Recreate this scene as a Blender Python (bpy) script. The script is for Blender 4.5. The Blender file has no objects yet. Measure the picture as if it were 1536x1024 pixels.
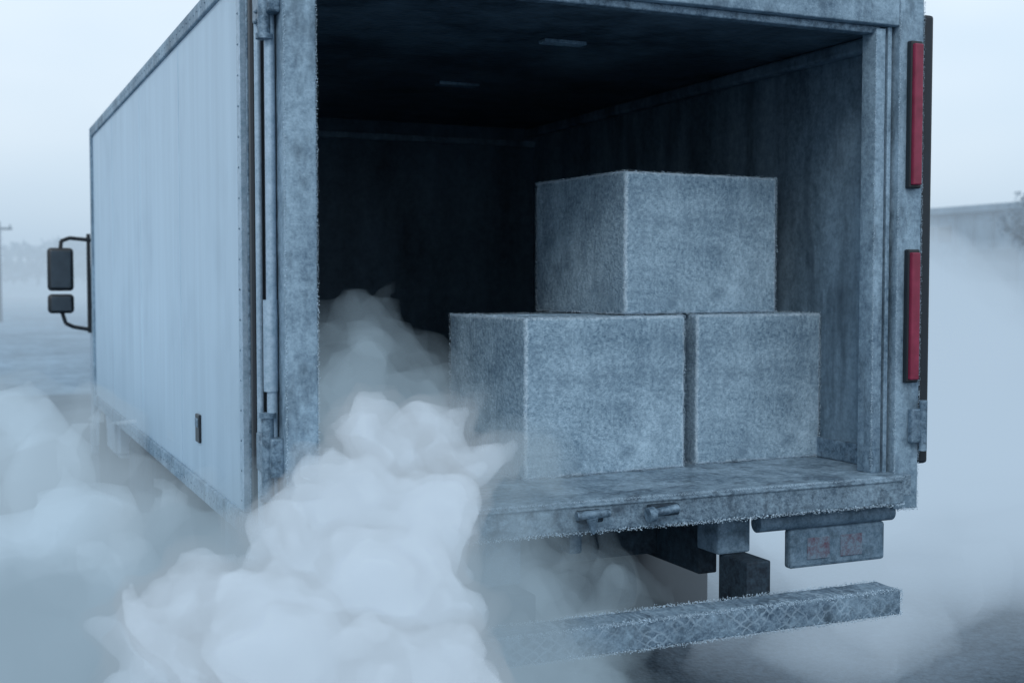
import bpy, bmesh, math, random
import numpy as np
from mathutils import Vector, noise, Matrix
random.seed(7); rng=np.random.default_rng(7)
sc=bpy.context.scene
sc.view_settings.view_transform='Standard'; sc.view_settings.look='None'; sc.view_settings.exposure=0

# ---------------------------------------------------------------- materials
def new_mat(name):
    m=bpy.data.materials.new(name); m.use_nodes=True
    nt=m.node_tree; b=nt.nodes["Principled BSDF"]
    return m,nt,b
def N(nt,t,**kw):
    n=nt.nodes.new(t)
    for k,v in kw.items(): setattr(n,k,v)
    return n
def c4(c): return (c[0],c[1],c[2],1)
def frost_mat(name,base,frost,amt=0.5,scale=3.0,rough=0.65,metal=0.0,grain=160,bump=0.5,streak=1.0,edge=0.0,dark=None,bd=0.004,width=.30,gk=1.0):
    m,nt,b=new_mat(name); L=nt.links.new
    tc=N(nt,'ShaderNodeTexCoord'); mp=N(nt,'ShaderNodeMapping'); L(tc.outputs['Object'],mp.inputs[0])
    mp.inputs['Scale'].default_value=(1,1,1/streak)
    n1=N(nt,'ShaderNodeTexNoise'); L(mp.outputs[0],n1.inputs['Vector']); n1.inputs['Scale'].default_value=scale; n1.inputs['Detail'].default_value=4; n1.inputs['Roughness'].default_value=.65
    n3=N(nt,'ShaderNodeTexNoise'); L(tc.outputs['Object'],n3.inputs['Vector']); n3.inputs['Scale'].default_value=grain*.3; n3.inputs['Detail'].default_value=2; n3.inputs['Roughness'].default_value=.9
    a2=N(nt,'ShaderNodeMath',operation='MULTIPLY_ADD'); L(n3.outputs['Fac'],a2.inputs[0]); a2.inputs[1].default_value=gk; L(n1.outputs['Fac'],a2.inputs[2])
    mr=N(nt,'ShaderNodeMapRange'); L(a2.outputs[0],mr.inputs[0]); c=.5+.5*gk+(.5-amt)*.5
    mr.inputs[1].default_value=c-width; mr.inputs[2].default_value=c+width
    fac=mr.outputs[0]
    mx=N(nt,'ShaderNodeMix',data_type='RGBA'); L(fac,mx.inputs[0]); mx.inputs[6].default_value=c4(base); mx.inputs[7].default_value=c4(frost)
    col=mx.outputs[2]
    if dark:
        n4=N(nt,'ShaderNodeTexNoise'); L(mp.outputs[0],n4.inputs['Vector']); n4.inputs['Scale'].default_value=scale*2.3; n4.inputs['Detail'].default_value=4; n4.inputs['Roughness'].default_value=.7
        r=N(nt,'ShaderNodeMapRange'); L(n4.outputs['Fac'],r.inputs[0]); r.inputs[1].default_value=.50; r.inputs[2].default_value=.70; r.inputs[4].default_value=.75
        m2=N(nt,'ShaderNodeMix',data_type='RGBA'); L(r.outputs[0],m2.inputs[0]); L(col,m2.inputs[6]); m2.inputs[7].default_value=c4(dark); col=m2.outputs[2]
    if edge>0:
        g=N(nt,'ShaderNodeSeparateXYZ'); L(tc.outputs['Generated'],g.inputs[0]); ab=[]
        for i in range(3):
            s=N(nt,'ShaderNodeMath',operation='MULTIPLY_ADD'); L(g.outputs[i],s.inputs[0]); s.inputs[1].default_value=2; s.inputs[2].default_value=-1
            t=N(nt,'ShaderNodeMath',operation='ABSOLUTE'); L(s.outputs[0],t.inputs[0]); ab.append(t.outputs[0])
        def mm(op,x,y):
            q=N(nt,'ShaderNodeMath',operation=op); L(x,q.inputs[0]); L(y,q.inputs[1]); return q.outputs[0]
        sec=mm('MAXIMUM',mm('MINIMUM',ab[0],ab[1]),mm('MINIMUM',mm('MAXIMUM',ab[0],ab[1]),ab[2]))
        j=N(nt,'ShaderNodeMath',operation='MULTIPLY_ADD'); L(n3.outputs['Fac'],j.inputs[0]); j.inputs[1].default_value=.07; L(sec,j.inputs[2])
        e=N(nt,'ShaderNodeMapRange'); e.interpolation_type='SMOOTHSTEP'; L(j.outputs[0],e.inputs[0]); e.inputs[1].default_value=.98; e.inputs[2].default_value=1.035; e.inputs[4].default_value=edge
        m5=N(nt,'ShaderNodeMix',data_type='RGBA'); L(e.outputs[0],m5.inputs[0]); L(col,m5.inputs[6]); m5.inputs[7].default_value=(.56,.69,.79,1); col=m5.outputs[2]
    L(col,b.inputs['Base Color'])
    b.inputs['Roughness'].default_value=rough; b.inputs['Metallic'].default_value=metal
    b.inputs['Specular IOR Level'].default_value=.35
    bp=N(nt,'ShaderNodeBump'); bp.inputs['Strength'].default_value=bump; bp.inputs['Distance'].default_value=bd
    L(n3.outputs['Fac'],bp.inputs['Height']); L(bp.outputs[0],b.inputs['Normal'])
    return m
def plain(name,col,rough=.5,metal=0,spec=.5):
    m,nt,b=new_mat(name); L=nt.links.new
    tc=N(nt,'ShaderNodeTexCoord'); n=N(nt,'ShaderNodeTexNoise'); L(tc.outputs['Object'],n.inputs['Vector']); n.inputs['Scale'].default_value=14; n.inputs['Detail'].default_value=3
    mx=N(nt,'ShaderNodeMix',data_type='RGBA'); L(n.outputs['Fac'],mx.inputs[0]); mx.inputs[6].default_value=c4([v*.65 for v in col]); mx.inputs[7].default_value=c4([v*1.35 for v in col])
    L(mx.outputs[2],b.inputs['Base Color']); b.inputs['Roughness'].default_value=rough; b.inputs['Metallic'].default_value=metal; b.inputs['Specular IOR Level'].default_value=spec
    return m

M_post=frost_mat('frosted_aluminium',(.08,.14,.205),(.31,.44,.55),.52,4,.55,.15,150,.6,2.5,dark=(.045,.08,.115),gk=.8,width=.26)
M_sill=frost_mat('frosted_sill',(.06,.10,.145),(.29,.41,.51),.5,6,.6,.1,180,.9,1,dark=(.035,.055,.08))
M_block=frost_mat('frosted_block',(.105,.18,.255),(.39,.54,.66),.53,3.2,.9,0,190,1.0,1,edge=.9,dark=(.125,.20,.275),bd=.006,width=.28)
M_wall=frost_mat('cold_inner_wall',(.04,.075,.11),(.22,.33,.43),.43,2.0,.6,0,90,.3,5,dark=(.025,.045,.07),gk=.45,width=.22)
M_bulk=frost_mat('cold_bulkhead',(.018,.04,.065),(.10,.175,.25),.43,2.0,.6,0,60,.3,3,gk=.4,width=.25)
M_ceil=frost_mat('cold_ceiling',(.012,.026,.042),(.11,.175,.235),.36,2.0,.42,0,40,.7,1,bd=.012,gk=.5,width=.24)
M_floor=frost_mat('icy_floor',(.05,.09,.135),(.34,.47,.58),.47,5,.4,0,150,.8,1,dark=(.03,.05,.07))
M_grain=plain('frost_crystals',(.40,.53,.64),.9)
M_rub=plain('black_rubber',(.007,.014,.023),.55)
M_gap=plain('dark_channel',(.013,.025,.04),.7)
M_steel=frost_mat('worn_steel',(.06,.11,.165),(.26,.37,.47),.5,14,.45,.4,200,.4,1,dark=(.025,.045,.07))
M_rod=frost_mat('door_rod',(.22,.33,.43),(.42,.55,.67),.5,9,.4,.3,200,.2,1)
M_chas=frost_mat('chassis_steel',(.006,.013,.023),(.035,.065,.095),.35,6,.75,0,120,.5,1)
M_under=frost_mat('under_panel',(.05,.10,.15),(.18,.27,.36),.5,7,.65,0,160,.5,1,dark=(.03,.055,.08))
M_cab=plain('cab_paint',(.28,.38,.48),.35)
M_glass=plain('dark_glass',(.02,.03,.04),.08)
M_black=plain('black_plastic',(.007,.012,.018),.4)
M_tyre=plain('tyre',(.018,.023,.028),.85)

M_side,nt,b=new_mat('box_side_panel'); L=nt.links.new
tc=N(nt,'ShaderNodeTexCoord'); sx=N(nt,'ShaderNodeSeparateXYZ'); L(tc.outputs['Object'],sx.inputs[0])
mp=N(nt,'ShaderNodeMapping'); L(tc.outputs['Object'],mp.inputs[0]); mp.inputs['Scale'].default_value=(1,5,.4)
n1=N(nt,'ShaderNodeTexNoise'); L(mp.outputs[0],n1.inputs['Vector']); n1.inputs['Scale'].default_value=2.0; n1.inputs['Detail'].default_value=5; n1.inputs['Roughness'].default_value=.6
n2=N(nt,'ShaderNodeTexNoise'); L(tc.outputs['Object'],n2.inputs['Vector']); n2.inputs['Scale'].default_value=3; n2.inputs['Detail'].default_value=5
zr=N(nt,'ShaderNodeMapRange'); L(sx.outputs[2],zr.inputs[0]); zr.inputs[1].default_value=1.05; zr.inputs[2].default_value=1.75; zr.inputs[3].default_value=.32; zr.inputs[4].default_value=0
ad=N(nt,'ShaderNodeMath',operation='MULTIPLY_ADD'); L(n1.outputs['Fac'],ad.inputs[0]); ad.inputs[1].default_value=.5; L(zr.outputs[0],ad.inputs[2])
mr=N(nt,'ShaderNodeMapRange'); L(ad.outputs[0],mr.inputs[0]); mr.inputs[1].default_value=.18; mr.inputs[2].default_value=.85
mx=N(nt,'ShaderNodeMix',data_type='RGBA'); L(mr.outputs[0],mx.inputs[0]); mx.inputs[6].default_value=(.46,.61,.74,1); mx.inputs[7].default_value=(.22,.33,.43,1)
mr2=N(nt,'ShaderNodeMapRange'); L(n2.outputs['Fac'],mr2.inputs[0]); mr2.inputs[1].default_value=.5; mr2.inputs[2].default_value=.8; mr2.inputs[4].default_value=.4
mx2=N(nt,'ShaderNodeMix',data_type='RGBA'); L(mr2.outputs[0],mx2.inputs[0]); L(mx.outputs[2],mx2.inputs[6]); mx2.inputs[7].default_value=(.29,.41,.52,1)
L(mx2.outputs[2],b.inputs['Base Color']); b.inputs['Roughness'].default_value=.5

M_red,nt,b=new_mat('red_lens'); L=nt.links.new
tc=N(nt,'ShaderNodeTexCoord')
n=N(nt,'ShaderNodeTexNoise'); n.inputs['Scale'].default_value=25; n.inputs['Detail'].default_value=6; L(tc.outputs['Object'],n.inputs['Vector'])
mx=N(nt,'ShaderNodeMix',data_type='RGBA'); L(n.outputs['Fac'],mx.inputs[0]); mx.inputs[6].default_value=(.12,.003,.02,1); mx.inputs[7].default_value=(.31,.03,.08,1)
L(mx.outputs[2],b.inputs['Base Color']); b.inputs['Roughness'].default_value=.4

M_bump=frost_mat('tread_plate',(.05,.09,.14),(.24,.35,.45),.5,6,.6,.1,180,.8,1,dark=(.035,.06,.085))
nt=M_bump.node_tree; L=nt.links.new; b=nt.nodes['Principled BSDF']
tc=N(nt,'ShaderNodeTexCoord')
hs=[]
for sgn in (1,-1):
    mp=N(nt,'ShaderNodeMapping'); mp.inputs['Rotation'].default_value=(0,math.radians(52*sgn),0); L(tc.outputs['Object'],mp.inputs[0])
    w=N(nt,'ShaderNodeTexWave'); w.bands_direction='X'; w.inputs['Scale'].default_value=10; w.inputs['Distortion'].default_value=5.0; w.inputs['Detail'].default_value=3; w.inputs['Detail Scale'].default_value=2; L(mp.outputs[0],w.inputs['Vector'])
    r=N(nt,'ShaderNodeMapRange'); L(w.outputs['Fac'],r.inputs[0]); r.inputs[1].default_value=.84; r.inputs[2].default_value=.99; hs.append(r.outputs[0])
mxx=N(nt,'ShaderNodeMath',operation='MAXIMUM'); L(hs[0],mxx.inputs[0]); L(hs[1],mxx.inputs[1])
old=b.inputs['Base Color'].links[0].from_socket
nb=N(nt,'ShaderNodeTexNoise'); nb.inputs['Scale'].default_value=9; nb.inputs['Detail'].default_value=4; L(tc.outputs['Object'],nb.inputs['Vector'])
rb=N(nt,'ShaderNodeMapRange'); L(nb.outputs['Fac'],rb.inputs[0]); rb.inputs[1].default_value=.38; rb.inputs[2].default_value=.62; rb.inputs[4].default_value=.6
f=N(nt,'ShaderNodeMath',operation='MULTIPLY'); L(mxx.outputs[0],f.inputs[0]); L(rb.outputs[0],f.inputs[1])
m3=N(nt,'ShaderNodeMix',data_type='RGBA'); L(f.outputs[0],m3.inputs[0]); L(old,m3.inputs[6]); m3.inputs[7].default_value=(.36,.48,.59,1); L(m3.outputs[2],b.inputs['Base Color'])

# ---------------------------------------------------------------- helpers
def empty(name,loc=(0,0,0)):
    e=bpy.data.objects.new(name,None); sc.collection.objects.link(e); e.empty_display_size=.2; return e
truck=empty('box_truck')
def mesh_obj(name,bm,mat,parent=None,smooth=False):
    me=bpy.data.meshes.new(name); bm.normal_update(); bm.to_mesh(me); bm.free()
    o=bpy.data.objects.new(name,me); sc.collection.objects.link(o)
    if mat: me.materials.append(mat)
    if smooth:
        for p in me.polygons: p.use_smooth=True
    if parent: o.parent=parent
    return o
def bm_box(bm,X,Y,Z,bev=0,seg=2):
    r=bmesh.ops.create_cube(bm,size=1); vs=r['verts']
    for v in vs:
        v.co=Vector(((X[0]+X[1])/2+v.co.x*(X[1]-X[0]),(Y[0]+Y[1])/2+v.co.y*(Y[1]-Y[0]),(Z[0]+Z[1])/2+v.co.z*(Z[1]-Z[0])))
    if bev>0:
        es=list({e for v in vs for e in v.link_edges})
        bmesh.ops.bevel(bm,geom=es,offset=bev,segments=seg,profile=.5,affect='EDGES')
def box(name,X,Y,Z,mat,bev=.004,parent=truck):
    bm=bmesh.new(); bm_box(bm,X,Y,Z,bev); return mesh_obj(name,bm,mat,parent)
def boxes(name,lst,mat,bev=.004,parent=truck):
    bm=bmesh.new()
    for X,Y,Z in lst: bm_box(bm,X,Y,Z,bev)
    return mesh_obj(name,bm,mat,parent)
def bm_cyl(bm,p0,p1,r,seg=20,r2=None):
    p0=Vector(p0);p1=Vector(p1); d=p1-p0
    q=d.to_track_quat('Z','Y').to_matrix().to_4x4()
    bmesh.ops.create_cone(bm,cap_ends=True,segments=seg,radius1=r,radius2=r if r2 is None else r2,depth=d.length,matrix=Matrix.Translation((p0+p1)/2)@q)
def cyls(name,lst,mat,parent=truck,seg=20):
    bm=bmesh.new()
    for t in lst: bm_cyl(bm,t[0],t[1],t[2],seg,t[3] if len(t)>3 else None)
    o=mesh_obj(name,bm,mat,parent,True)
    o.modifiers.new('es','EDGE_SPLIT').split_angle=math.radians(40)
    return o
def rough_box(name,X,Y,Z,mat,parent,res=.03,amp=.002,rad=.008,freq=25):
    bm=bmesh.new()
    dims=[X,Y,Z]
    ax=[]
    for a in range(3):
        lo,hi=dims[a]; n=max(1,int((hi-lo-2*rad)/res)); ax.append([lo,lo+rad*.5,lo+rad]+[lo+rad+(hi-lo-2*rad)*t/n for t in range(1,n)]+[hi-rad,hi-rad*.5,hi])
    n=[len(a)-1 for a in ax]
    lo=Vector((X[0],Y[0],Z[0])); hi=Vector((X[1],Y[1],Z[1])); cache={}
    def vert(i,j,k):
        key=(i,j,k)
        if key in cache: return cache[key]
        p=Vector([ax[a][t] for a,t in enumerate(key)])
        q=Vector([min(max(p[a],lo[a]+rad),hi[a]-rad) for a in range(3)])
        d=p-q
        if d.length>1e-9: p=q+d.normalized()*rad
        nn=d.normalized() if d.length>1e-9 else Vector()
        h=noise.noise(p*freq)*.6+noise.noise(p*freq*3.1)*.4
        p=p+nn*h*amp
        cache[key]=bm.verts.new(p); return cache[key]
    for a in range(3):
        b_,c_=(a+1)%3,(a+2)%3
        for side in (0,n[a]):
            for i in range(n[b_]):
                for j in range(n[c_]):
                    ks=[]
                    for di,dj in ((0,0),(1,0),(1,1),(0,1)):
                        k=[0,0,0]; k[a]=side; k[b_]=i+di; k[c_]=j+dj; ks.append(vert(*k))
                    if side==0: ks.reverse()
                    bm.faces.new(ks)
    return mesh_obj(name,bm,mat,parent,True)
TET=np.array([[1,1,1],[1,-1,-1],[-1,1,-1],[-1,-1,1]],float)/1.7
def grains(name,segs,parent,per_m=500,size=(.0015,.004),spread=.006,mat=None):
    P=[]
    for p0,p1 in segs:
        p0=np.array(p0);p1=np.array(p1); n=int(np.linalg.norm(p1-p0)*per_m)
        t=rng.random((n,1)); P.append(p0+(p1-p0)*t+rng.normal(0,spread/2,(n,3)))
    P=np.concatenate(P); n=len(P)
    s=rng.uniform(size[0],size[1],(n,1,1))*rng.uniform(.5,1.4,(n,1,3))
    R=np.linalg.qr(rng.normal(size=(n,3,3)))[0]
    V=(TET[None]*s)@R+P[:,None,:]
    F=np.array([[0,1,2],[0,3,1],[0,2,3],[1,3,2]])[None]+4*np.arange(n)[:,None,None]
    me=bpy.data.meshes.new(name); me.from_pydata(V.reshape(-1,3).tolist(),[],F.reshape(-1,3).tolist()); me.materials.append(mat or M_grain)
    o=bpy.data.objects.new(name,me); sc.collection.objects.link(o); o.parent=parent; return o

# ---------------------------------------------------------------- truck box
XL,XR=.86,3.32; YR=3.70; YF=8.98
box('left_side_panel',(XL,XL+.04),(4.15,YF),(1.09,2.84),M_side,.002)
boxes('top_side_rail',[((XL-.012,XL+.05),(4.10,YF+.01),(2.84,2.905))],M_post,.006)
rough_box('bottom_side_rail',(XL-.014,XL+.05),(4.0,YF+.01),(1.02,1.092),M_post,truck,.04,.002,.006)
box('front_corner_post',(XL-.016,XL+.03),(YF-.05,YF+.015),(1.03,2.90),M_post,.006)
box('right_side_panel',(XR-.04,XR),(3.80,YF),(1.03,2.86),M_side,.002)
box('roof_panel',(XL+.03,XR-.02),(3.74,YF),(2.86,2.895),M_side,.004)
box('front_wall',(XL+.04,XR-.04),(YF-.05,YF),(1.03,2.86),M_side,.002)
boxes('panel_edge_trim',[((XL-.004,XL+.03),(4.12,4.175),(1.093,2.839))],M_rod,.002)
boxes('panel_seam',[((XL-.0015,XL+.01),(4.15+1.22*k,4.157+1.22*k),(1.093,2.839)) for k in range(1,4)],M_side,.0008)
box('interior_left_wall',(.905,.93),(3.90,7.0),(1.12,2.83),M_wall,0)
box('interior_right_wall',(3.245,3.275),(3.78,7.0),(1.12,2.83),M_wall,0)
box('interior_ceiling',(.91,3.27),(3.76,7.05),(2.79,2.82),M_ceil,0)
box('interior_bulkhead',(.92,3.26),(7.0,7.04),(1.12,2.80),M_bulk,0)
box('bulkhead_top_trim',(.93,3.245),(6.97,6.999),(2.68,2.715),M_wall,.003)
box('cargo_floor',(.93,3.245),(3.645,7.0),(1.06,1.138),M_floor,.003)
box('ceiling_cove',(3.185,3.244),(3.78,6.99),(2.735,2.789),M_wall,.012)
boxes('wall_kick_plate',[((3.228,3.2445),(3.80,6.99),(1.139,1.22))],M_steel,.004)
boxes('ceiling_lamp',[((2.08,2.26),(4.38,4.44),(2.775,2.7895)),((2.07,2.27),(5.50,5.57),(2.775,2.7895))],M_post,.003)
# rear frame
rough_box('rear_left_post',(.90,.998),(3.70,3.93),(1.0,2.93),M_post,truck,.03,.0025,.006)
box('rear_left_post_flange',(.885,.902),(3.80,3.87),(1.03,2.89),M_gap,.003)
boxes('door_seal_channel',[((.893,.93),(3.93,4.13),(1.06,2.86))],M_rub,.004)
boxes('door_seal_lip',[((.872,.894),(4.045,4.062),(1.08,2.86)),((.872,.894),(4.095,4.108),(1.08,2.86))],M_steel,.003)
boxes('door_seal_lip_rubber',[((.862,.893),(3.985,4.025),(1.08,2.86))],M_rub,.008)
cyls('door_locking_rod',[((.878,3.955,1.05),(.878,3.955,2.88),.011),((.880,3.80,1.20),(.880,3.80,2.74),.016),((.876,3.80,1.52),(.876,3.80,1.80),.022)],M_rod)
for i,(z0,z1) in enumerate(((1.26,1.38),(2.66,2.78))):
    boxes('hinge_plate',[((.862,.902),(3.74,3.955),(z0,z1)),((.853,.866),(3.78,3.90),(z0+.02,z1-.02))],M_steel,.006)
    cyls('hinge_barrel',[((.862,3.79,z0-.06),(.862,3.79,z1+.06),.019),((.862,3.79,z0-.075),(.862,3.79,z0-.06),.026),((.862,3.79,z1+.06),(.862,3.79,z1+.075),.026)],M_steel)
rough_box('rear_header',(.998,3.21),(3.70,3.80),(2.80,2.93),M_post,truck,.03,.002,.006)
box('rear_header_lip',(.998,3.15),(3.735,3.78),(2.772,2.801),M_steel,.004)
rough_box('rear_right_post',(3.212,3.325),(3.70,3.80),(1.0,2.93),M_post,truck,.03,.002,.006)
box('right_post_groove',(3.16,3.214),(3.748,3.80),(1.02,2.80),M_gap,.001)
box('right_post_channel',(3.178,3.196),(3.725,3.749),(1.03,2.799),M_post,.003)
rough_box('right_inner_jamb',(3.118,3.162),(3.72,3.80),(1.14,2.79),M_post,truck,.03,.0015,.004)
rough_box('rear_sill',(.995,3.20),(3.63,3.76),(1.035,1.14),M_sill,truck,.02,.004,.008,18)
box('sill_seam',(1.0,3.19),(3.6225,3.632),(1.120,1.128),M_sill,.002)
grains('frost_on_frame',[((.998,3.70,1.1),(.998,3.70,2.9)),((.90,3.70,1.1),(.90,3.70,2.9)),((1,3.63,1.135),(3.2,3.63,1.135)),((3.118,3.72,1.15),(3.118,3.72,2.78)),((3.212,3.70,1.1),(3.212,3.7,2.9)),((3.325,3.7,1.0),(3.325,3.7,2.9))],truck,900,(.0008,.0022),.004)
grains('frost_fringe_on_sill',[((1,3.632,1.035),(3.2,3.632,1.035)),((3.22,3.7,1.0),(3.32,3.7,1.0))],truck,1400,(.0012,.0034),.008)
boxes('sill_latch_bracket',[((1.835,1.925),(3.60,3.632),(1.070,1.110)),((2.10,2.215),(3.60,3.632),(1.072,1.112))],M_chas,.007)
cyls('sill_latch',[((1.82,3.592,1.098),(1.94,3.592,1.101),.014),((1.875,3.59,1.09),(1.884,3.595,1.035),.022,.004),((2.115,3.592,1.088),(2.20,3.592,1.098),.014),((2.085,3.592,1.082),(2.110,3.592,1.085),.025)],M_steel)
box('open_door_leaf',(3.340,3.372),(3.76,4.90),(1.17,2.85),M_side,.004)
boxes('door_edge_rubber',[((3.332,3.378),(3.705,3.762),(1.165,2.855))],M_rub,.012)
boxes('right_hinge',[((3.27,3.335),(3.672,3.70),(1.25,1.38))],M_steel,.008)
cyls('right_hinge_pin',[((3.325,3.675,1.22),(3.325,3.675,1.41),.015)],M_steel)
for z0,z1 in ((2.215,2.735),(1.49,1.965)):
    box('tail_light_housing',(3.243,3.300),(3.675,3.701),(z0-.012,z1+.012),M_black,.006)
    box('tail_light',(3.250,3.290),(3.660,3.680),(z0,z1),M_red,.005)
bm=bmesh.new()
def rivet(p,r=.005):
    bmesh.ops.create_icosphere(bm,subdivisions=1,radius=r,matrix=Matrix.Translation(p))
for k in range(18): rivet((XL-.003,4.147,1.13+k*.1))
for k in range(60): rivet((XL-.012,4.2+k*.08,2.872),.004)
for k in range(60): rivet((XL-.014,4.2+k*.08,1.055),.004)
mesh_obj('rivets',bm,M_steel,truck,True)
boxes('side_marker',[((XL-.010,XL+.001),(4.92,5.00),(1.23,1.34))],M_black,.003)
boxes('side_marker_lens',[((XL-.014,XL-.009),(4.935,4.985),(1.29,1.325))],M_steel,.002)
# ---------------------------------------------------------------- underbody
cyls('lamp_bar',[((2.62,3.74,.985),(3.23,3.74,.985),.032)],M_under)
boxes('lamp_panel',[((2.755,3.19),(3.72,3.76),(.81,.955))],M_under,.012)
boxes('lamp_panel_left',[((1.0,1.43),(3.72,3.76),(.80,.955))],M_under,.012)
boxes('faded_reflector',[((2.83,2.93),(3.716,3.7205),(.84,.92)),((2.98,3.08),(3.716,3.7205),(.84,.92))],frost_mat('faded_red',(.10,.06,.09),(.14,.21,.28),.62,22,.6,0,200,.4,width=.2),.002)
boxes('lift_bracket',[((2.47,2.61),(3.76,3.90),(.88,1.02)),((1.57,1.70),(3.76,3.90),(.85,1.02)),((1.95,2.0),(3.9,4.0),(.9,1.03))],M_under,.008)
boxes('bumper_bracket',[((2.50,2.60),(3.62,3.80),(.69,.879)),((1.60,1.69),(3.62,3.80),(.69,.849))],M_chas,.006)
rough_box('rear_bumper',(1.10,3.05),(3.47,3.60),(.675,.765),M_bump,truck,.02,.003,.006,20)
grains('frost_on_bumper',[((1.1,3.47,.765),(3.05,3.47,.765)),((1.1,3.60,.765),(3.05,3.60,.765)),((1.1,3.47,.675),(3.05,3.47,.675)),((3.05,3.47,.675),(3.05,3.47,.765))],truck,1300,(.001,.0030),.008)
boxes('chassis_rail',[((1.62,1.70),(3.9,10.6),(.78,1.0)),((2.48,2.56),(3.9,10.6),(.78,1.0)),((1.70,2.48),(4.2,4.28),(.80,.95)),((1.70,2.48),(6.6,6.68),(.80,.95))],M_chas,.006)
boxes('floor_crossmember',[((.90,3.28),(4.1+.45*k,4.16+.45*k),(.975,1.022)) for k in range(11)],M_chas,.004)
box('box_underside',(.90,3.28),(3.78,8.96),(1.022,1.055),M_chas,0)
boxes('mud_flap',[((.95,1.50),(5.0,5.015),(.2,.97)),((2.63,3.23),(5.0,5.015),(.2,.97))],M_black,.002)
boxes('mud_flap_hanger',[((.90,.96),(4.62,4.68),(.35,1.03))],M_under,.006)
cyls('rear_axle',[((1.0,5.75,.5),(3.18,5.75,.5),.07),((1.92,5.75,.5),(2.26,5.75,.5),.2,.17)],M_chas)
boxes('leaf_spring',[((1.5,1.58),(5.1,6.4),(.55,.62)),((2.6,2.68),(5.1,6.4),(.55,.62))],M_chas,.01)
boxes('fuel_tank',[((.95,1.5),(6.9,8.0),(.45,.93))],M_chas,.06)
boxes('tool_box',[((1.72,2.46),(4.6,5.1),(.52,.93)),((2.6,3.2),(6.5,7.6),(.4,.95))],M_chas,.03)
cyls('air_tank',[((1.75,4.35,.66),(2.42,4.35,.66),.10),((1.72,4.45,.86),(2.45,4.45,.86),.03)],M_chas)
def wheel(x0,x1,y,r=.48):
    w=empty('wheel'); w.parent=truck
    bm=bmesh.new(); prof=[(x0+.03,r*.6),(x0,r*.72),(x0,r*.92),(x0+.03,r),(x1-.03,r),(x1,r*.92),(x1,r*.72),(x1-.03,r*.6)]
    sg=40; rings=[[bm.verts.new((px,y+math.cos(a*2*math.pi/sg)*pr,r+math.sin(a*2*math.pi/sg)*pr)) for a in range(sg)] for px,pr in prof]
    for i in range(len(rings)):
        A=rings[i];B=rings[(i+1)%len(rings)]
        for k in range(sg): bm.faces.new((A[k],A[(k+1)%sg],B[(k+1)%sg],B[k]))
    mesh_obj('tyre',bm,M_tyre,w,True)
    cyls('rim',[((x0+.05,y,r),(x1-.05,y,r),r*.6),((x0+.02,y,r),(x1-.02,y,r),r*.22)],M_chas,w,28)
for x0,x1 in ((.93,1.17),(1.19,1.43),(2.75,2.99),(3.01,3.25)): wheel(x0,x1,5.75)
wheel(1.03,1.28,10.15,.46); wheel(2.9,3.15,10.15,.46)
# ---------------------------------------------------------------- cab
cab=[(9.12,.62),(9.12,2.35),(9.25,2.47),(10.2,2.50),(10.55,2.42),(10.84,1.62),(10.88,1.2),(10.88,.5),(10.62,.5),(10.6,.75),(10.42,.98),(9.9,.98),(9.7,.75),(9.68,.62)]
bm=bmesh.new(); A=[bm.verts.new((1.0,y,z)) for y,z in cab]; B=[bm.verts.new((3.18,y,z)) for y,z in cab]
bm.faces.new(A); bm.faces.new(B[::-1])
for i in range(len(cab)): bm.faces.new((A[i],B[i],B[(i+1)%len(cab)],A[(i+1)%len(cab)]))
bmesh.ops.recalc_face_normals(bm,faces=bm.faces); bmesh.ops.bevel(bm,geom=bm.edges[:],offset=.035,segments=3,affect='EDGES')
mesh_obj('cab_body',bm,M_cab,truck)
bm=bmesh.new()
for x in (.994,3.186):
    vs=[bm.verts.new((x,y,z)) for y,z in ((9.75,1.65),(9.75,2.3),(10.35,2.3),(10.62,1.65))]; bm.faces.new(vs)
vs=[bm.verts.new(p) for p in ((1.12,10.843,1.70),(3.06,10.843,1.70),(3.0,10.60,2.36),(1.18,10.60,2.36))]; bm.faces.new(vs)
mesh_obj('cab_windows',bm,M_glass,truck)
boxes('front_grille',[((1.5,2.68),(10.87,10.90),(1.0+.1*k,1.06+.1*k)) for k in range(4)],M_black,.004)
boxes('front_bumper',[((1.0,3.18),(10.86,11.0),(.42,.7))],M_cab,.03)
boxes('headlight',[((1.06,1.35),(10.87,10.91),(.85,1.02)),((2.83,3.12),(10.87,10.91),(.85,1.02))],M_glass,.02)
boxes('door_handle',[((.985,1.0),(9.82,9.98),(1.5,1.53)),((3.18,3.195),(9.82,9.98),(1.5,1.53))],M_black,.004)
def mirror(s):
    X=lambda x: x if s>0 else 4.18-x
    bm=bmesh.new()
    for za,zb in ((1.79,2.135),(1.61,1.765)):
        a,b_=sorted((X(.665),X(.865))); bm_box(bm,(a,b_),(10.62,10.70),(za,zb),.032,4)
    mesh_obj('mirror_housing',bm,M_black,truck,True).modifiers.new('es','EDGE_SPLIT').split_angle=.7
    bm=bmesh.new()
    for za,zb in ((1.815,2.11),(1.63,1.745)):
        a,b_=sorted((X(.69),X(.84))); bm_box(bm,(a,b_),(10.612,10.622),(za,zb),.004)
    mesh_obj('mirror_glass',bm,plain('mirror_face',(.05,.07,.09),.25,.3),truck)
    pts=[(1.01,10.70,2.20),(.84,10.69,2.215),(.775,10.675,2.19),(.765,10.67,2.10)]
    pts2=[(1.02,10.70,1.47),(.86,10.69,1.50),(.80,10.68,1.53),(.765,10.67,1.65)]
    ls=[]
    for pp in (pts,pts2):
        for p,q in zip(pp,pp[1:]): ls.append(((X(p[0]),p[1],p[2]),(X(q[0]),q[1],q[2]),.016))
    ls.append(((X(.985),10.70,1.45),(X(.985),10.70,2.25),.016))
    cyls('mirror_arm',ls,M_black)
mirror(1); mirror(-1)

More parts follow.
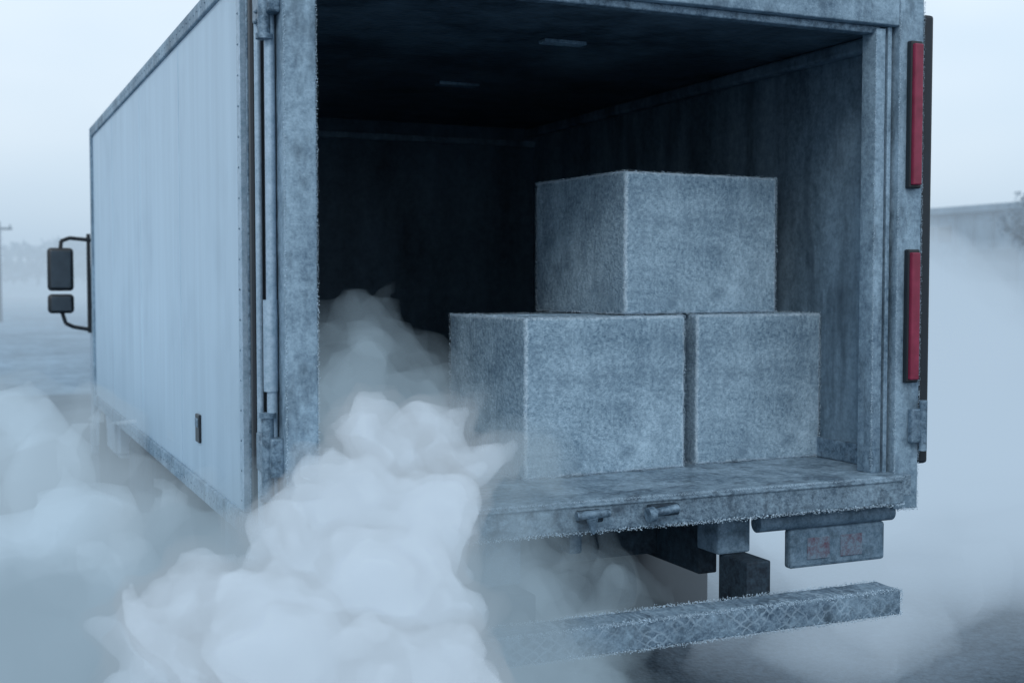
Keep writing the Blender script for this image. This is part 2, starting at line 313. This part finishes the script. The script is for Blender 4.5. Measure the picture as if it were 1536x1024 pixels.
# ---------------------------------------------------------------- frozen boxes
def frozen_box(w,d,h,loc,rot):
    e=empty('frozen_box')
    rough_box('frosted_carton',(0,w),(0,d),(0,h),M_block,e,.012,.0035,.012,16)
    c=[(x,y,z) for x in (0.002,w-.002) for y in (0.002,d-.002) for z in (0.002,h-.002)]
    segs=[(c[i],c[j]) for i in range(8) for j in range(i+1,8) if sum(abs(c[i][k]-c[j][k])>1e-6 for k in range(3))==1]
    grains('edge_frost',segs,e,1300,(.0008,.0024),.006)
    bm=bmesh.new(); bm_box(bm,(.02,w-.02),(d/2-.03,d/2+.03),(h-.001,h+.003),.001); mesh_obj('lid_tape',bm,M_block,e)
    e.location=loc; e.rotation_euler=(0,0,math.radians(rot)); return e
frozen_box(.704,.64,.588,(1.868,4.10,1.1385),4)
frozen_box(.596,.60,.590,(2.645,4.185,1.1385),0)
frozen_box(.735,.70,.545,(2.335,4.205,1.733),4)

# ---------------------------------------------------------------- ground & setting
def sheet(name,x0,x1,y0,y1,z,mat,n=1):
    bm=bmesh.new(); bmesh.ops.create_grid(bm,x_segments=n,y_segments=n,size=.5)
    for v in bm.verts: v.co=Vector(((x0+x1)/2+v.co.x*(x1-x0),(y0+y1)/2+v.co.y*(y1-y0),z))
    return mesh_obj(name,bm,mat)
M_ground=frost_mat('frosted_field',(.08,.125,.17),(.24,.35,.45),.5,.25,.95,0,6,.8,1,bd=.05)
M_asph=frost_mat('cold_asphalt',(.022,.038,.056),(.10,.15,.20),.36,.9,.75,0,70,1.0,1,bd=.012)
sheet('ground',-700,900,-300,1200,0,M_ground)
sheet('asphalt_yard',-22,26,-14,22,.004,M_asph)
def ridge(name,pts,width,mat,seed):
    bm=bmesh.new(); rows=[]
    n=120; P=[]
    for k in range(n+1):
        t=k/n*(len(pts)-1); i=min(int(t),len(pts)-2); f=t-i
        P.append([pts[i][a]*(1-f)+pts[i+1][a]*f for a in range(3)])
    for k,(x,y,h) in enumerate(P):
        a=P[max(k-1,0)];b_=P[min(k+1,n)]; d=Vector((b_[0]-a[0],b_[1]-a[1],0)).normalized(); nn=Vector((-d.y,d.x,0)); row=[]
        for j in range(13):
            s=(j-6)/6; hh=h*max(0,(1-s*s))**1.0; p=Vector((x,y,0))+nn*s*width
            hh*=1+.15*noise.noise(p*.05+Vector((seed,0,0)))+.06*noise.noise(p*.3)
            row.append(bm.verts.new((p.x,p.y,hh-.05)))
        rows.append(row)
    for a,b_ in zip(rows,rows[1:]):
        for j in range(12): bm.faces.new((a[j],b_[j],b_[j+1],a[j+1]))
    return mesh_obj(name,bm,mat,None,True)
M_hill=frost_mat('hillside',(.08,.125,.17),(.17,.25,.32),.5,.12,.95,0,3,.6,1,bd=.1)
ridge('hill',[(-120,190,3.5),(-40,210,4.6),(20,200,4.5),(140,150,5)],25,M_hill,9)
wh=empty('warehouse'); M_wh=frost_mat('warehouse_cladding',(.10,.15,.20),(.19,.27,.34),.5,.5,.8,0,6,.2,3)
boxes('walls',[((44.3,62),(26,57),(0,5.2))],M_wh,.02,wh)
boxes('roof_parapet',[((44.0,62.3),(25.7,57.3),(5.2,5.55))],M_wh,.05,wh)
boxes('cladding_ribs',[((44.2,44.31),(26.5+k*1.2,26.6+k*1.2),(.3,5.19)) for k in range(25)],M_wh,.01,wh)
boxes('loading_door',[((44.18,44.3),(y,y+3),(0,3.4)) for y in (29,36,43,50)],plain('door_paint',(.10,.14,.18),.6),.02,wh)
boxes('windows',[((44.22,44.3),(y,y+1.4),(3.9,4.6)) for y in (33.2,40.2,47.2)],M_glass,.01,wh)

M_bark=plain('bark',(.06,.085,.11),.9); M_leaf=plain('frosted_twigs',(.13,.19,.25),.9)
def tree(name,loc,h,spread,seed,nleaf=2500,leaf=.09,trunk=True):
    r=random.Random(seed); e=empty(name); bm=bmesh.new(); tips=[]
    def grow(p,d,l,rad,lev):
        q=p+d*l; bm_cyl(bm,p,q,rad,6,rad*.65); 
        if lev>=2: tips.append((p,q))
        if lev==4: return
        for _ in range(3 if lev<3 else 2):
            nd=(d+Vector((r.uniform(-1,1),r.uniform(-1,1),r.uniform(-.3,.6)))*spread).normalized()
            grow(q-d*l*r.uniform(0,.3),nd,l*r.uniform(.6,.8),rad*.6,lev+1)
    l0=h*.3
    if trunk: grow(Vector(),Vector((0,0,1)),l0,h*.025,0)
    else:
        for _ in range(6): grow(Vector((r.uniform(-.8,.8),r.uniform(-.4,.4),0)),Vector((r.uniform(-.7,.7),r.uniform(-.5,.5),1)).normalized(),l0,h*.02,1)
    mesh_obj('branches',bm,M_bark,e)
    V=[];F=[]
    for i in range(nleaf):
        p,q=r.choice(tips); c=p.lerp(q,r.random())+Vector([r.gauss(0,leaf*1.6) for _ in range(3)])
        a=Vector([r.gauss(0,1) for _ in range(3)]).normalized()*leaf; b_=Vector([r.gauss(0,1) for _ in range(3)]).normalized()*leaf*.6
        n=len(V); V+=[c-a,c+b_,c+a,c-b_]; F.append((n,n+1,n+2,n+3))
    me=bpy.data.meshes.new('crown'); me.from_pydata([tuple(v) for v in V],[],F); me.materials.append(M_leaf)
    o=bpy.data.objects.new('crown',me); sc.collection.objects.link(o); o.parent=e
    e.location=loc; return e
tree('frosted_tree',(37.6,35.6,0),6.6,.75,4,3500,.10)
tree('frosted_tree',(42,37,0),7.5,.8,9,3000,.10)
for i,(x,y,h) in enumerate(((31.0,33.0,1.7),(33.0,33.4,1.5),(35.2,32.4,1.8),(38,33,1.5))):
    tree('frosted_shrub',(x,y,0),h,.9,20+i,1500,.08,False)
V=[];F=[]; r=random.Random(5)
for t in range(16):
    cx=-6+t*2.3+r.uniform(-1,1); cy=158+r.uniform(-5,5); hh=r.uniform(2.5,5.5)+3
    for i in range(260):
        c=Vector((cx+r.gauss(0,1.3),cy+r.gauss(0,1.3),r.uniform(.3,1)**.8*hh)); a=Vector([r.gauss(0,.35) for _ in range(3)]); b_=Vector([r.gauss(0,.35) for _ in range(3)])
        n=len(V); V+=[tuple(c-a),tuple(c+b_),tuple(c+a)]; F.append((n,n+1,n+2))
me=bpy.data.meshes.new('distant_trees'); me.from_pydata(V,[],F); me.materials.append(M_leaf); sc.collection.objects.link(bpy.data.objects.new('distant_trees',me))
e=empty('utility_pole'); cyls('pole',[((0,0,0),(0,0,4.8),.09,.07)],M_bark,e); boxes('crossarm',[((-.6,.6),(-.05,.05),(4.4,4.52))],M_bark,.01,e); cyls('insulator',[((x,0,4.52),(x,0,4.66),.04) for x in (-.5,0,.5)],M_bark,e); e.location=(1.9,64.7,0)

# ---------------------------------------------------------------- vapour: nested soft shells of even volume
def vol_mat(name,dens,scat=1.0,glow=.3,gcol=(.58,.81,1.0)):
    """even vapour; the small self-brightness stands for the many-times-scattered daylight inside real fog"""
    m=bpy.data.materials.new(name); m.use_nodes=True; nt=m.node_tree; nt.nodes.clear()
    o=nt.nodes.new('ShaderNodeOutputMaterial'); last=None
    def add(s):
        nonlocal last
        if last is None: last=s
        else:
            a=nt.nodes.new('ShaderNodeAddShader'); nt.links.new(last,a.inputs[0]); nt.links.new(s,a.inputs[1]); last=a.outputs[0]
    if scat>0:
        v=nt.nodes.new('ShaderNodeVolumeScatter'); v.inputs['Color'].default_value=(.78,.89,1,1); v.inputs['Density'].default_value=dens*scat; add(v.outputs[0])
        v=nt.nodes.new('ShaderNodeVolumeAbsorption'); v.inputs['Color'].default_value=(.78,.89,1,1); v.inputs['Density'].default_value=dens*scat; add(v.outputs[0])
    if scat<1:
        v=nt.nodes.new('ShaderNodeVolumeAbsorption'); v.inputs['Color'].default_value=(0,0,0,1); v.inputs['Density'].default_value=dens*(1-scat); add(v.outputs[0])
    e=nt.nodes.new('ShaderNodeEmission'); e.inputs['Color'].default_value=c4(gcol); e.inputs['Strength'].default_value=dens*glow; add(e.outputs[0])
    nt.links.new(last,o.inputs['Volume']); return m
def vapour(name,puffs,lo,hi,res,shells,warp=.12,wscale=3.0,lump=.07,lscale=8,gcol=(.58,.81,1.0),fine=1.6):
    """shells: (level, density, scatter share, glow)"""
    par=empty(name)
    ng=bpy.data.node_groups.new(name,'GeometryNodeTree'); ng.interface.new_socket('Geometry',in_out='OUTPUT',socket_type='NodeSocketGeometry')
    lv=ng.interface.new_socket('Level',in_out='INPUT',socket_type='NodeSocketFloat')
    nd=ng.nodes; L=ng.links.new
    def mth(op,a,b_=None,c=None,clamp=False):
        n=nd.new('ShaderNodeMath'); n.operation=op; n.use_clamp=clamp
        for i,v in enumerate((a,b_,c)):
            if v is None: continue
            if isinstance(v,(int,float)): n.inputs[i].default_value=v
            else: L(v,n.inputs[i])
        return n.outputs[0]
    def vm(op,a,b_=None,s=None):
        n=nd.new('ShaderNodeVectorMath'); n.operation=op
        for i,v in enumerate((a,b_)):
            if v is None: continue
            if isinstance(v,tuple): n.inputs[i].default_value=v
            else: L(v,n.inputs[i])
        if s is not None: n.inputs['Scale'].default_value=s
        return n
    gi=nd.new('NodeGroupInput')
    pos=nd.new('GeometryNodeInputPosition').outputs[0]
    n1=nd.new('ShaderNodeTexNoise'); L(pos,n1.inputs['Vector']); n1.inputs['Scale'].default_value=wscale; n1.inputs['Detail'].default_value=4; n1.inputs['Roughness'].default_value=.55
    w=vm('SCALE',vm('SUBTRACT',n1.outputs['Color'],(.5,.5,.5)).outputs[0],s=warp*2).outputs[0]
    P=vm('ADD',pos,w).outputs[0]
    d=None
    for sc_,am in ((lscale,lump),(lscale*2.3,lump*.4)):
        v=nd.new('ShaderNodeTexVoronoi'); v.feature='SMOOTH_F1'; v.inputs['Smoothness'].default_value=.5; v.inputs['Scale'].default_value=sc_; L(P,v.inputs['Vector'])
        t=mth('MULTIPLY',mth('SUBTRACT',.42,v.outputs['Distance']),am*2.2); d=t if d is None else mth('ADD',d,t)
    n2=nd.new('ShaderNodeTexNoise'); L(P,n2.inputs['Vector']); n2.inputs['Scale'].default_value=lscale*1.3; n2.inputs['Detail'].default_value=5; n2.inputs['Roughness'].default_value=.6
    d=mth('ADD',d,mth('MULTIPLY',mth('SUBTRACT',n2.outputs['Fac'],.5),lump*fine))
    f=None
    for (x,y,z,r) in puffs:
        dist=vm('DISTANCE',P,(x,y,z)).outputs['Value']; t=mth('SUBTRACT',r,dist)
        f=t if f is None else mth('SMOOTH_MAX',f,t,.02)
    g=mth('ADD',mth('ADD',f,d),1.0,clamp=False); g=mth('MAXIMUM',g,0)
    vc=nd.new('GeometryNodeVolumeCube'); L(g,vc.inputs['Density']); vc.inputs['Min'].default_value=lo; vc.inputs['Max'].default_value=hi
    for k,v in zip(('Resolution X','Resolution Y','Resolution Z'),res): vc.inputs[k].default_value=v
    v2=nd.new('GeometryNodeVolumeToMesh'); L(vc.outputs[0],v2.inputs['Volume']); L(gi.outputs[0],v2.inputs['Threshold'])
    sm=nd.new('GeometryNodeSetMaterial'); L(v2.outputs[0],sm.inputs[0])
    go=nd.new('NodeGroupOutput'); L(sm.outputs[0],go.inputs[0])
    for i,(lev,dens,scat,glow) in enumerate(shells):
        g2=ng if i==0 else ng.copy()
        mt=vol_mat(name+'_vapour',dens,scat,glow,gcol)
        for n_ in g2.nodes:
            if n_.type=='SET_MATERIAL': n_.inputs['Material'].default_value=mt
        me=bpy.data.meshes.new('shell'); ob=bpy.data.objects.new('vapour_layer',me); sc.collection.objects.link(ob); ob.parent=par; me.materials.append(mt)
        md=ob.modifiers.new('vapour','NODES'); md.node_group=g2; md[lv.identifier]=1.0+lev
    return par
dense=[(1.185,3.70,1.30,.17),(1.37,3.78,1.35,.12),(1.49,3.66,1.26,.11),(1.024,3.48,1.17,.18),(1.20,3.42,1.12,.18),(1.03,3.26,.97,.235),(1.165,3.20,.93,.15),
 (.85,3.34,1.05,.17),(.634,3.33,.93,.19),(.80,3.14,.88,.24),(1.035,3.04,.82,.22),(.50,3.49,.83,.18),(.9,3.2,.5,.4),(.5,3.3,.4,.4),(1.1,3.3,.45,.35)]
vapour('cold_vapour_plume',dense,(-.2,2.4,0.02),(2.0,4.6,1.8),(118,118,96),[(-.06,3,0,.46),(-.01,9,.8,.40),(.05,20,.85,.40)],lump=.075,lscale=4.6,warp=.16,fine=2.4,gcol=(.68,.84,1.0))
wisp=[(1.32,4.30,1.47,.21),(1.5,4.25,1.36,.19),(1.15,4.05,1.34,.23),(1.40,4.5,1.64,.11),(1.68,3.72,1.22,.13),(1.50,3.45,.98,.18),(1.35,3.3,.75,.3),(1.75,3.5,.58,.2),(.7,3.8,.8,.40),(.35,3.7,.7,.35),(.1,3.9,.65,.35),(1.95,4.0,.72,.12),(2.2,4.2,.6,.14)]
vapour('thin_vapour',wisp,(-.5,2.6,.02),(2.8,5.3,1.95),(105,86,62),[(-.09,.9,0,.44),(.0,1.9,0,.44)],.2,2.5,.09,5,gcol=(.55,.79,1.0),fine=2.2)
bank=[(.36,6.4,.88,.45),(.55,5.45,.80,.35),(.2,5.33,.65,.44),(.5,4.75,.62,.36),(.15,4.7,.45,.40),(-.5,6.3,.66,.62),(-1.2,7.5,.6,.7),(-.4,5,.35,.5),(.0,7.6,.6,.5),(.75,4.5,.80,.24),(-2,9,.6,.9),(-.3,9.5,.6,.8),(-.1,4.3,.35,.45)]
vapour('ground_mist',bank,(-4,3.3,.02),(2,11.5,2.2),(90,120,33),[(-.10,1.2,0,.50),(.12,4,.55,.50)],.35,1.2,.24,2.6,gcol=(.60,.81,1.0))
soft=[(4.9,6.0,.5,.75),(5.8,7.2,.6,1.1),(7.2,8.2,.7,1.3),(6.2,9.5,.8,1.2),(9.,10,.7,1.4),(4.3,5.4,.15,.55),(11,13,.8,1.6),(8,13,.6,1.5),(4.8,5.2,.15,.6),(5.7,5.6,.25,.85),(6.8,6.3,.25,.95),(3.6,5.0,-.05,.5)]
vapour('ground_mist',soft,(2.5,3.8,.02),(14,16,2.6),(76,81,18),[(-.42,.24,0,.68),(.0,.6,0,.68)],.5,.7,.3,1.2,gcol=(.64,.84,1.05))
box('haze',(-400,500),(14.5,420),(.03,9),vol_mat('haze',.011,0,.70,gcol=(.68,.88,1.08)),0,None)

# ---------------------------------------------------------------- light
w=bpy.data.worlds.new('World'); sc.world=w; w.use_nodes=True; nt=w.node_tree; nt.nodes.clear(); L=nt.links.new
SE,SA=math.radians(38),math.radians(215)
sky=N(nt,'ShaderNodeTexSky'); sky.sky_type='NISHITA'; sky.sun_disc=False; sky.sun_elevation=SE; sky.sun_rotation=SA; sky.dust_density=2
b1=N(nt,'ShaderNodeBackground'); L(sky.outputs[0],b1.inputs[0]); b1.inputs[1].default_value=.08
tc=N(nt,'ShaderNodeTexCoord'); mp=N(nt,'ShaderNodeMapping'); mp.inputs['Scale'].default_value=(1,1,3.5); L(tc.outputs['Generated'],mp.inputs[0])
n=N(nt,'ShaderNodeTexNoise'); n.inputs['Scale'].default_value=1.8; n.inputs['Detail'].default_value=3; L(mp.outputs[0],n.inputs['Vector'])
mx=N(nt,'ShaderNodeMix',data_type='RGBA'); mr=N(nt,'ShaderNodeMapRange'); L(n.outputs['Fac'],mr.inputs[0]); mr.inputs[1].default_value=.3; mr.inputs[2].default_value=.7; L(mr.outputs[0],mx.inputs[0])
mx.inputs[6].default_value=(.60,.74,.87,1); mx.inputs[7].default_value=(.84,.92,.99,1)
b2=N(nt,'ShaderNodeBackground'); L(mx.outputs[2],b2.inputs[0]); b2.inputs[1].default_value=1.25
ms=N(nt,'ShaderNodeMixShader'); ms.inputs[0].default_value=.88; L(b1.outputs[0],ms.inputs[1]); L(b2.outputs[0],ms.inputs[2])
o=N(nt,'ShaderNodeOutputWorld'); L(ms.outputs[0],o.inputs[0])
sl=bpy.data.lights.new('sun','SUN'); sl.energy=.9; sl.angle=math.radians(15); sl.color=(1,.99,.97)
so=bpy.data.objects.new('sun',sl); sc.collection.objects.link(so)
d=Vector((math.sin(SA)*math.cos(SE),math.cos(SA)*math.cos(SE),math.sin(SE))); so.rotation_euler=d.to_track_quat('Z','Y').to_euler()

cd=bpy.data.cameras.new('camera'); cam=bpy.data.objects.new('camera',cd); sc.collection.objects.link(cam); sc.camera=cam
cd.sensor_width=36; cd.lens=44.04; cd.clip_end=3000; cam.location=(0,0,1.85)
cam.rotation_euler=(math.radians(90-2.65),0,math.radians(-23.9))
cd.dof.use_dof=True; cd.dof.focus_distance=4.5; cd.dof.aperture_fstop=2.8
